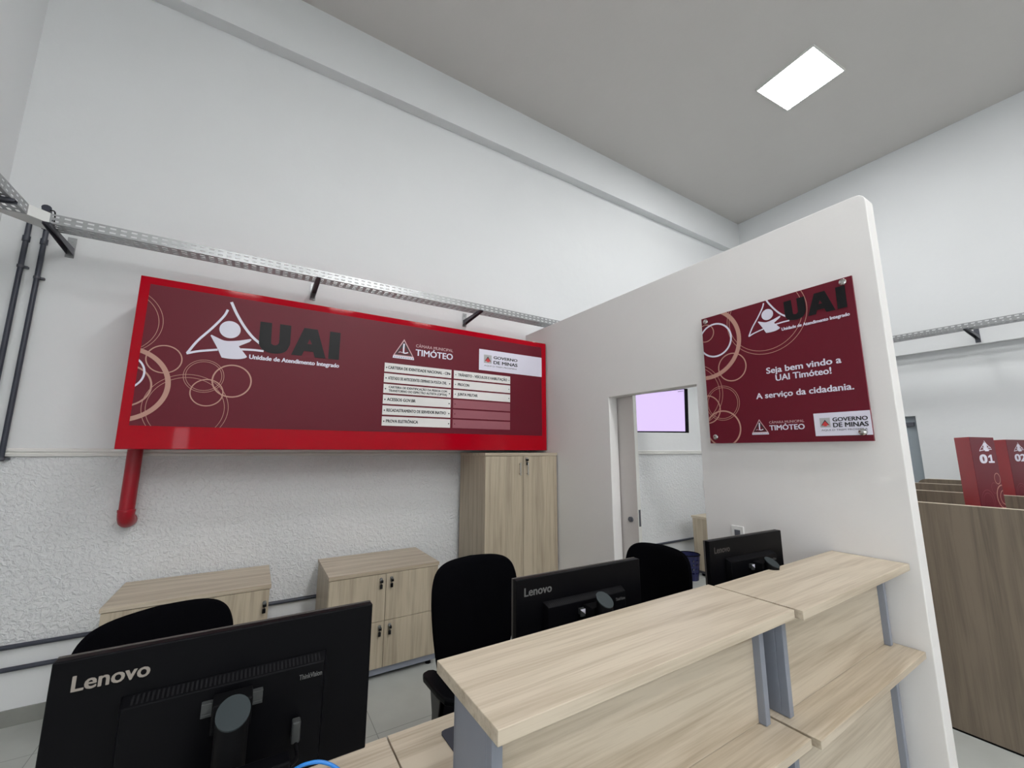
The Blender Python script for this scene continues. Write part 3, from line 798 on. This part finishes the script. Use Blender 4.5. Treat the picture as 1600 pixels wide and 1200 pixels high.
# ------------------------------------------------------------------ desks
def profile_end(x0, x1, y0, y1, z0, z1):
    """folded steel upright: web with rounded front flange"""
    b = BM(); box(b, x0, x1, y0, y1, z0, z1); return b

def workstation(label, loc, rz, W, cablehole=False):
    t = thing('reception_desk', label, 'desk', loc, rz, 'oak reception desks with grey steel frames')
    dt = .025
    link('desktop', bx(0.001, W-.001, -.012, .675, .715, .74), 'wx', t, bevel=.0015)
    link('counter_shelf', bx(0, W, 0, .296, 1.072, 1.10), 'wx', t, bevel=.0015)
    link('upper_panel', bx(.055, W-.055, .110, .128, .742, 1.0715), 'wx', t)
    link('front_panel', bx(.055, W-.055, .110, .128, .06, .713), 'wx', t)
    for xa, sgn in ((.036, 1), (W-.062, -1)):
        b = BM(); box(b, xa, xa+.026, .086, .112, .741, 1.0715)                     # front flange
        box(b, xa+(.0 if sgn > 0 else .020), xa+(.006 if sgn > 0 else .026), .112, .265, .741, 1.0715)   # web
        box(b, xa, xa+.026, .259, .270, .741, 1.0715)
        up = link('upright', b, 'metal', t, bevel=.002)
        if cablehole and sgn > 0:
            h = BM(); cyl(h, (xa-.0008, .185, 1.058), (xa+.0005, .185, 1.058), .026, n=24); clipz = [v for v in h.verts if v.co.z > 1.0715]
            for v in clipz: v.co.z = 1.0715
            link('cable_hole', h, 'blackmat', up)
        b = BM(); box(b, xa, xa+.026, .086, .60, .0, .05) if False else box(b, xa, xa+.03, .14, .56, .02, .06)
        box(b, xa, xa+.03, .086, .20, .06, .7145)
        lg = link('leg', b, 'metal', t, bevel=.002)
    return t
workstation('middle reception desk with raised oak counter shelf and grey metal end', (.417, .720, 0), 0, 1.092, True)
workstation('reception desk with raised oak shelf butting against the white partition', (1.520, .700, 0), math.radians(.8), 1.032)
t = thing('reception_desk', 'low oak desk without a raised shelf, under the large near monitor', 'desk', (-.13, 1.05, 0), 0, 'oak reception desks with grey steel frames')
link('desktop', bx(-.68, .4135, .70, 1.394, .715, .74), 'wx', t, world=True, bevel=.0015)
link('front_panel', bx(-.62, .35, .83, .848, .06, .713), 'wx', t, world=True)
for xa in (-.66, .36):
    b = bx(xa, xa+.03, .86, 1.32, .0, .05); box(b, xa, xa+.03, 1.0, 1.12, .05, .7145); link('leg', b, 'metal', t, world=True, bevel=.002)

tag(link('mouse_pad', prism(BM(), [(.562, 1.222), (.566, 1.212), (.575, 1.208), (.80, 1.208), (.81, 1.218), (.81, 1.312), (.80, 1.322), (.575, 1.324), (.564, 1.32), (.560, 1.31)], 'z', .7402, .744), 'pad'),
    'dark grey mouse pad lying on the middle reception desk', 'mouse pad')

# ------------------------------------------------------------------ monitors
def monitor(label, loc, rz, top, brand='logo', white_patch=False):
    """origin on the desk under the screen; the screen faces +y, the back -y."""
    t = thing('computer_monitor', label, 'monitor', loc, rz, 'black computer monitors on the reception desks')
    W, H = .54, .308; z1 = top; z0 = top-H; zc = (z0+z1)/2
    sh = link('back_shell', bx(-W/2, W/2, 0, .022, z0, z1), 'black', t, bevel=.0025)
    link('bezel', bx(-W/2, W/2, .0222, .030, z0, z1), 'bezel', t, bevel=.001)
    link('screen', bx(-W/2+.006, W/2-.006, .0302, .0312, z0+.016, z1-.006), 'blackgloss', t)
    b = BM()     # rear housing with chamfered edges
    a0, a1, c0, c1 = -.172, .172, z0+.02, z1-.078
    v = [b.verts.new(p) for p in ((a0, 0, c0), (a1, 0, c0), (a1, 0, c1), (a0, 0, c1), (a0+.006, -.026, c0+.006), (a1-.006, -.026, c0+.006), (a1-.006, -.026, c1-.012), (a0+.006, -.026, c1-.012))]
    for f in ((4, 5, 6, 7), (0, 1, 5, 4), (1, 2, 6, 5), (2, 3, 7, 6), (3, 0, 4, 7), (3, 2, 1, 0)): b.faces.new([v[i] for i in f])
    hs = link('rear_housing', b, 'black', t, bevel=.002)
    b = BM()
    for i in range(44):
        x = -.155+i*.0072
        q = [b.verts.new(p) for p in ((x, -.0045, c1-.001), (x+.0035, -.0045, c1-.001), (x+.0035, -.0235, c1-.0095), (x, -.0235, c1-.0095))]; b.faces.new(q)
    vent = link('vent_slots', b, 'ventdark', hs, smooth=None)
    link('brand_lettering', _tx('Lenovo', -.24, z1-.052, .104, .0245, .028, -.0006), brand, sh)
    link('model_lettering', _tx('ThinkVision', .118, z1-.116, .044, .0095, .02, -.0266), 'logodim', hs)
    b = BM(); box(b, -.048, .052, -.040, -.026, z1-.128, z1-.110); box(b, -.048, .052, -.040, -.034, z1-.134, z1-.128)
    link('mount_bar', b, 'hub', t, bevel=.001)
    cz = .398  # top of the column, slanting towards the back
    b = BM(); n = 32; r = .0265; cy = -.097
    lo = [b.verts.new((.004+r*math.cos(2*PI*i/n), cy+r*math.sin(2*PI*i/n), .008)) for i in range(n)]
    hi = [b.verts.new((.004+r*math.cos(2*PI*i/n), cy+r*math.sin(2*PI*i/n), cz-.030+(math.sin(2*PI*i/n)+1)*.0165)) for i in range(n)]
    for i in range(n): b.faces.new([lo[i], lo[(i+1) % n], hi[(i+1) % n], hi[i]])
    b.faces.new(lo[::-1]); b.faces.new(hi)
    link('stand_column', b, 'blackmat', t, smooth=True)
    b = BM(); tp = [b.verts.new((.004+(r+.0006)*math.cos(2*PI*i/n), cy+(r+.0006)*math.sin(2*PI*i/n), cz-.0305+(math.sin(2*PI*i/n)+1)*.0165)) for i in range(n)]
    tq = [b.verts.new(v_.co+Vector((0, -.0015, .003))) for v_ in tp]
    for i in range(n): b.faces.new([tp[i], tp[(i+1) % n], tq[(i+1) % n], tq[i]])
    b.faces.new(tp[::-1]); b.faces.new(tq)
    cap = link('column_cap', b, 'greycap', t, smooth=True)
    b = BM(); box(b, -.030, .034, cy+.02, -.03, z1-.15, z1-.10); link('neck_joint', b, 'blackmat', t, bevel=.003)
    link('stand_base', bx(-.12, .12, -.19, .03, 0.0005, .010), 'blackmat', t, bevel=.004)
    if white_patch:
        b = BM(); v = [b.verts.new(p) for p in ((-.052, -.0415, z1-.110), (-.012, -.0415, z1-.110), (-.014, -.0415, z1-.162), (-.026, -.0415, z1-.130))]
        b.faces.new(v); link('mount_patch', b, 'white', t, smooth=None)  # plain white triangle beside the stand column
    return t
def _tx(s, x, z, wd, cap, bold, y):
    bm = text_bm(s, x, z, wd, cap, bold, 0.0)
    for v in bm.verts: v.co = Vector((v.co.x, y-v.co.z*3, v.co.y))
    return bm
monitor('large black monitor in the lower left, back turned, nearest the camera', (.003, 1.077, .74), 0, .495)
monitor('black monitor standing behind the long raised counter shelf, middle of three', (1.0, 1.143, .74), math.radians(-2), .458, 'logodim', True)
monitor('small-looking black monitor farthest away, beside the white partition', (1.943, 1.095, .74), math.radians(-3), .480, 'bezel', True)

# ------------------------------------------------------------------ mini computer and cables behind the near monitor
t = thing('mini_computer', 'small black desktop computer behind the near monitor stand, white label on it', 'computer', (.02, .93, .875))
link('case', bx(-.075, .101, .912, .9475, .875, 1.052), 'black', t, world=True, bevel=.003)
link('white_sticker', bx(.012, .048, .9112, .912, 1.027, 1.045), 'outlet', t, world=True)
link('case_slot', bx(.030, .085, .9112, .912, 1.032, 1.036) if False else bx(.055, .093, .9112, .912, 1.034, 1.040), 'blackgloss', t, world=True)
tag(link('network_cable', tube(BM(), spline([(.099, .93, 1.022), (.125, .925, 1.031), (.155, .918, 1.029), (.185, .91, 1.010), (.215, .90, .97), (.235, .90, .90), (.25, .905, .80), (.27, .95, .748), (.30, 1.1, .745)], 8), .0032, 12), 'blue', smooth=True),
    'bright blue network cable arching out behind the near monitor', 'cable')
t = thing('video_cable', 'short black video cable plugged into the back of the near monitor', 'cable', (.12, 1.02, 1.0))
link('plug', bx(.112, .128, 1.026, 1.046, 1.012, 1.052), 'hub', t, world=True, bevel=.003)
link('cord', tube(BM(), spline([(.12, 1.032, 1.014), (.122, 1.0, 1.006), (.115, .96, 1.022), (.102, .935, 1.03)], 6), .0035, 8), 'blackmat', t, world=True, smooth=True)

# ------------------------------------------------------------------ office chairs
def cushion(outline, rings_, bend=lambda x, z: 0.0, c=(0, 0)):
    """pillow solid from a closed 2-D outline; rings_: (scale, depth) from the front centre to the back centre"""
    b = BM(); n = len(outline); R_ = []
    for s_, dpt in rings_:
        R_.append([b.verts.new((c[0]+(x-c[0])*s_, dpt+bend(c[0]+(x-c[0])*s_, c[1]+(z-c[1])*s_), c[1]+(z-c[1])*s_)) for x, z in outline])
    for A, B in zip(R_, R_[1:]):
        for i in range(n): b.faces.new([A[i], A[(i+1) % n], B[(i+1) % n], B[i]])
    b.faces.new(R_[0][::-1]); b.faces.new(R_[-1])
    return b

def chair(label, loc, rz, top=1.10):
    """faces -y (towards the desk); origin on the floor under the gas column"""
    t = thing('office_chair', label, 'chair', loc, rz, 'black office chairs behind the reception desks')
    dz = top-1.10
    out = []
    ctrl = [(.178, .62), (.200, .70), (.222, .82), (.232, .93), (.226, 1.01), (.198, 1.065), (.135, 1.092), (.0, 1.10)]
    pts = spline([(x, 0, z) for x, z in ctrl], 5)
    right = [(p.x, p.z) for p in pts]
    bot = [(p.x, p.z) for p in spline([(0, 0, .585), (.10, 0, .588), (.155, 0, .598), (.178, 0, .62)], 4)][:-1]
    loop = bot + right
    loop = loop + [(-x, z) for x, z in reversed(loop[1:-1])]
    loop = [(x, z+dz) for x, z in loop]
    bend = lambda x, z: -1.1*x*x + .16*(z-dz-.75)**2
    link('backrest', cushion(loop, [(.02, .175), (.6, .176), (.88, .180), (.97, .188), (1, .202), (.975, .216), (.9, .224), (.5, .226), (.02, .226)], bend, (0, .85+dz)), 'fabric', t, smooth=True)
    sq = []
    for i in range(40):
        a = 2*PI*i/40; cx, sx = math.cos(a), math.sin(a)
        sq.append((.245*math.copysign(abs(cx)**.55, cx), -.03+.235*math.copysign(abs(sx)**.55, sx)))
    b = BM(); Rg = []
    for s_, z in ((.02, .505), (.6, .505), (.9, .498), (.985, .485), (1, .465), (.97, .445), (.5, .44), (.02, .44)):
        Rg.append([b.verts.new((x*s_, -.03+(y+.03)*s_, z)) for x, y in sq])
    for A, B in zip(Rg, Rg[1:]):
        for i in range(40): b.faces.new([A[i], A[(i+1) % 40], B[(i+1) % 40], B[i]])
    b.faces.new(Rg[0]); b.faces.new(Rg[-1][::-1])
    link('seat', b, 'fabric', t, smooth=True)
    b = BM(); tube(b, spline([(0, .05, .43), (0, .22, .43), (0, .262, .50), (0, .258, .62), (0, .240, .76+dz)], 6), .022, 12)
    link('back_support', b, 'blackmat', t, smooth=True)
    for sx in (-1, 1):
        b = BM()
        prism(b, [(sx*(q-.028), y) for q, y in ((.262, -.14), (.250, -.10), (.252, .07), (.262, .10), (.285, .11), (.312, .10), (.322, .07), (.324, -.06), (.318, -.12), (.292, -.15))], 'z', .665, .690)
        ar = link('armrest', b, 'black', t, bevel=.008, seg=3)
        b = BM(); prism(b, [(-.055, .665), (.055, .665), (.030, .57), (.028, .44), (-.028, .44), (-.030, .57)], 'x', sx*.250, sx*.272)
        box(b, min(sx*.18, sx*.272), max(sx*.18, sx*.272), -.03, .03, .425, .442)
        link('arm_post', b, 'blackgloss', ar, bevel=.004)
    b = BM(); cyl(b, (0, 0, .11), (0, 0, .27), .030); cyl(b, (0, 0, .27), (0, 0, .43), .016); box(b, -.08, .08, -.10, .12, .42, .442)
    link('gas_column', b, 'blackmat', t, smooth=True)
    b = BM()
    for i in range(5):
        a = 2*PI*i/5+.3; tube(b, [(0, 0, .115), (.15*math.cos(a), .15*math.sin(a), .10), (.30*math.cos(a), .30*math.sin(a), .072)], .018, 10)
    link('star_base', b, 'blackmat', t, smooth=True)
    for i in range(5):
        a = 2*PI*i/5+.3; x, y = .30*math.cos(a), .30*math.sin(a)
        b = BM(); cyl(b, (x-.022*math.sin(a), y+.022*math.cos(a), .0255), (x+.022*math.sin(a), y-.022*math.cos(a), .0255), .025); cyl(b, (x, y, .03), (x, y, .075), .008)
        link('caster', b, 'blackmat', t, smooth=True)
    return t
chair('black office chair behind the near monitor, in front of the far left low cabinet', (-.160, 1.82, 0), math.radians(25), 1.045)
chair('black office chair in the middle, tall backrest left of the middle monitor', (.960, 1.70, 0), math.radians(3), 1.09)
chair('black office chair turned sideways between the middle and farthest monitors', (1.965, 1.755, 0), math.radians(-87), 1.03)

# ------------------------------------------------------------------ service booths on the right
def divider(x, label, round_corner):
    t = thing('booth_divider', label, 'partition panel', (x, .9, 0), 0, 'wooden dividers between the service booths')
    y0, y1, h = -.9, 1.70, 1.286
    p = [(y0, .012), (y1, .012)]
    p += [(y1-.09+.09*math.cos(a), h-.003-.06+.06*math.sin(a)) for a in [PI/2*i/8 for i in range(9)]]
    p += [(y0, h-.003)]
    link('board', prism(BM(), p, 'x', x, x+.022), 'wd', t, world=True)
    link('top_edging', bx(x-.001, x+.023, y0, y1-.09, h-.003, h), 'lightedge', t, world=True)
    link('base_strip', bx(x+.004, x+.018, y0+.02, y1-.02, 0, .012), 'blackmat', t, world=True)
divider(3.605, 'brown oak booth divider nearest the partition wall, largest on the right', False)
divider(4.70, 'brown oak booth divider second from the partition wall', False)
divider(5.78, 'brown oak booth divider third from the partition wall', False)
divider(6.75, 'brown oak booth divider farthest back, with a rounded corner', True)

def totem(dx, num, label):
    A, B, C = (4.05+dx, .735), (4.236+dx, .842), (4.344+dx, .675)
    t = thing('number_totem', label, 'number sign', (4.2+dx, .75, 0), 0, 'red numbered booth totems')
    H = 1.697
    b = BM(); prism(b, [A, C, B], 'z', 0, H)
    link('column', b, 'redside', t, world=True)
    e = Vector((C[0]-A[0], C[1]-A[1], 0)); Wd = e.length; e.normalize()
    n_ = Vector((e.y, -e.x, 0))
    if n_.y > 0: n_ = -n_
    f = Face((A[0], A[1], 0), e, (0, 0, 1), n_)
    put('printed_face', plate(BM(), [(.0, .0), (Wd, .0), (Wd, H), (0, H)], .0003, .0015), 'burgundy', f, t)
    sk = .36
    emblem(f, t, lambda p: (.092+(p[0]+.457)*sk, 1.603+(p[1]-2.233)*sk*.95*.5*2*.56*.9), .0024, None, False)
    if num == '01':
        put('number', text_bm('0', .088, 1.525, .078, .055, .06, .0025), 'white', f, t)
        one = BM(); one.faces.new([one.verts.new((.186+a_, 1.525+c_, .0026)) for a_, c_ in ((0, 0), (.074, 0), (.074, .012), (.050, .012), (.050, .055), (.030, .055), (.002, .044), (.002, .033), (.026, .039), (.026, .012), (0, .012))])
        put('number', one, 'white', f, t)
    else:
        put('number', text_bm(num, .092, 1.525, .165, .055, .05, .0025), 'white', f, t)
    B5 = (.004, Wd-.002, .05, H-.05)
    rings('circle_thin', [(.20, 1.36, .035, .003), (.24, 1.23, .03, .003)], 'tandim', f, t, B5, .0022)
    rings('circle_medium', [(.255, 1.42, .035, .005), (.29, 1.30, .075, .008), (.30, 1.295, .045, .006)], 'tan', f, t, B5, .0024)
    rings('circle_dim', [(.10, 1.27, .08, .004), (.10, 1.27, .06, .003)], 'tandim', f, t, B5, .0021)
totem(0, '01', 'red triangular totem numbered 01 behind the nearest booth divider')
totem(1.1, '02', 'red triangular totem numbered 02 at the right edge of the picture')
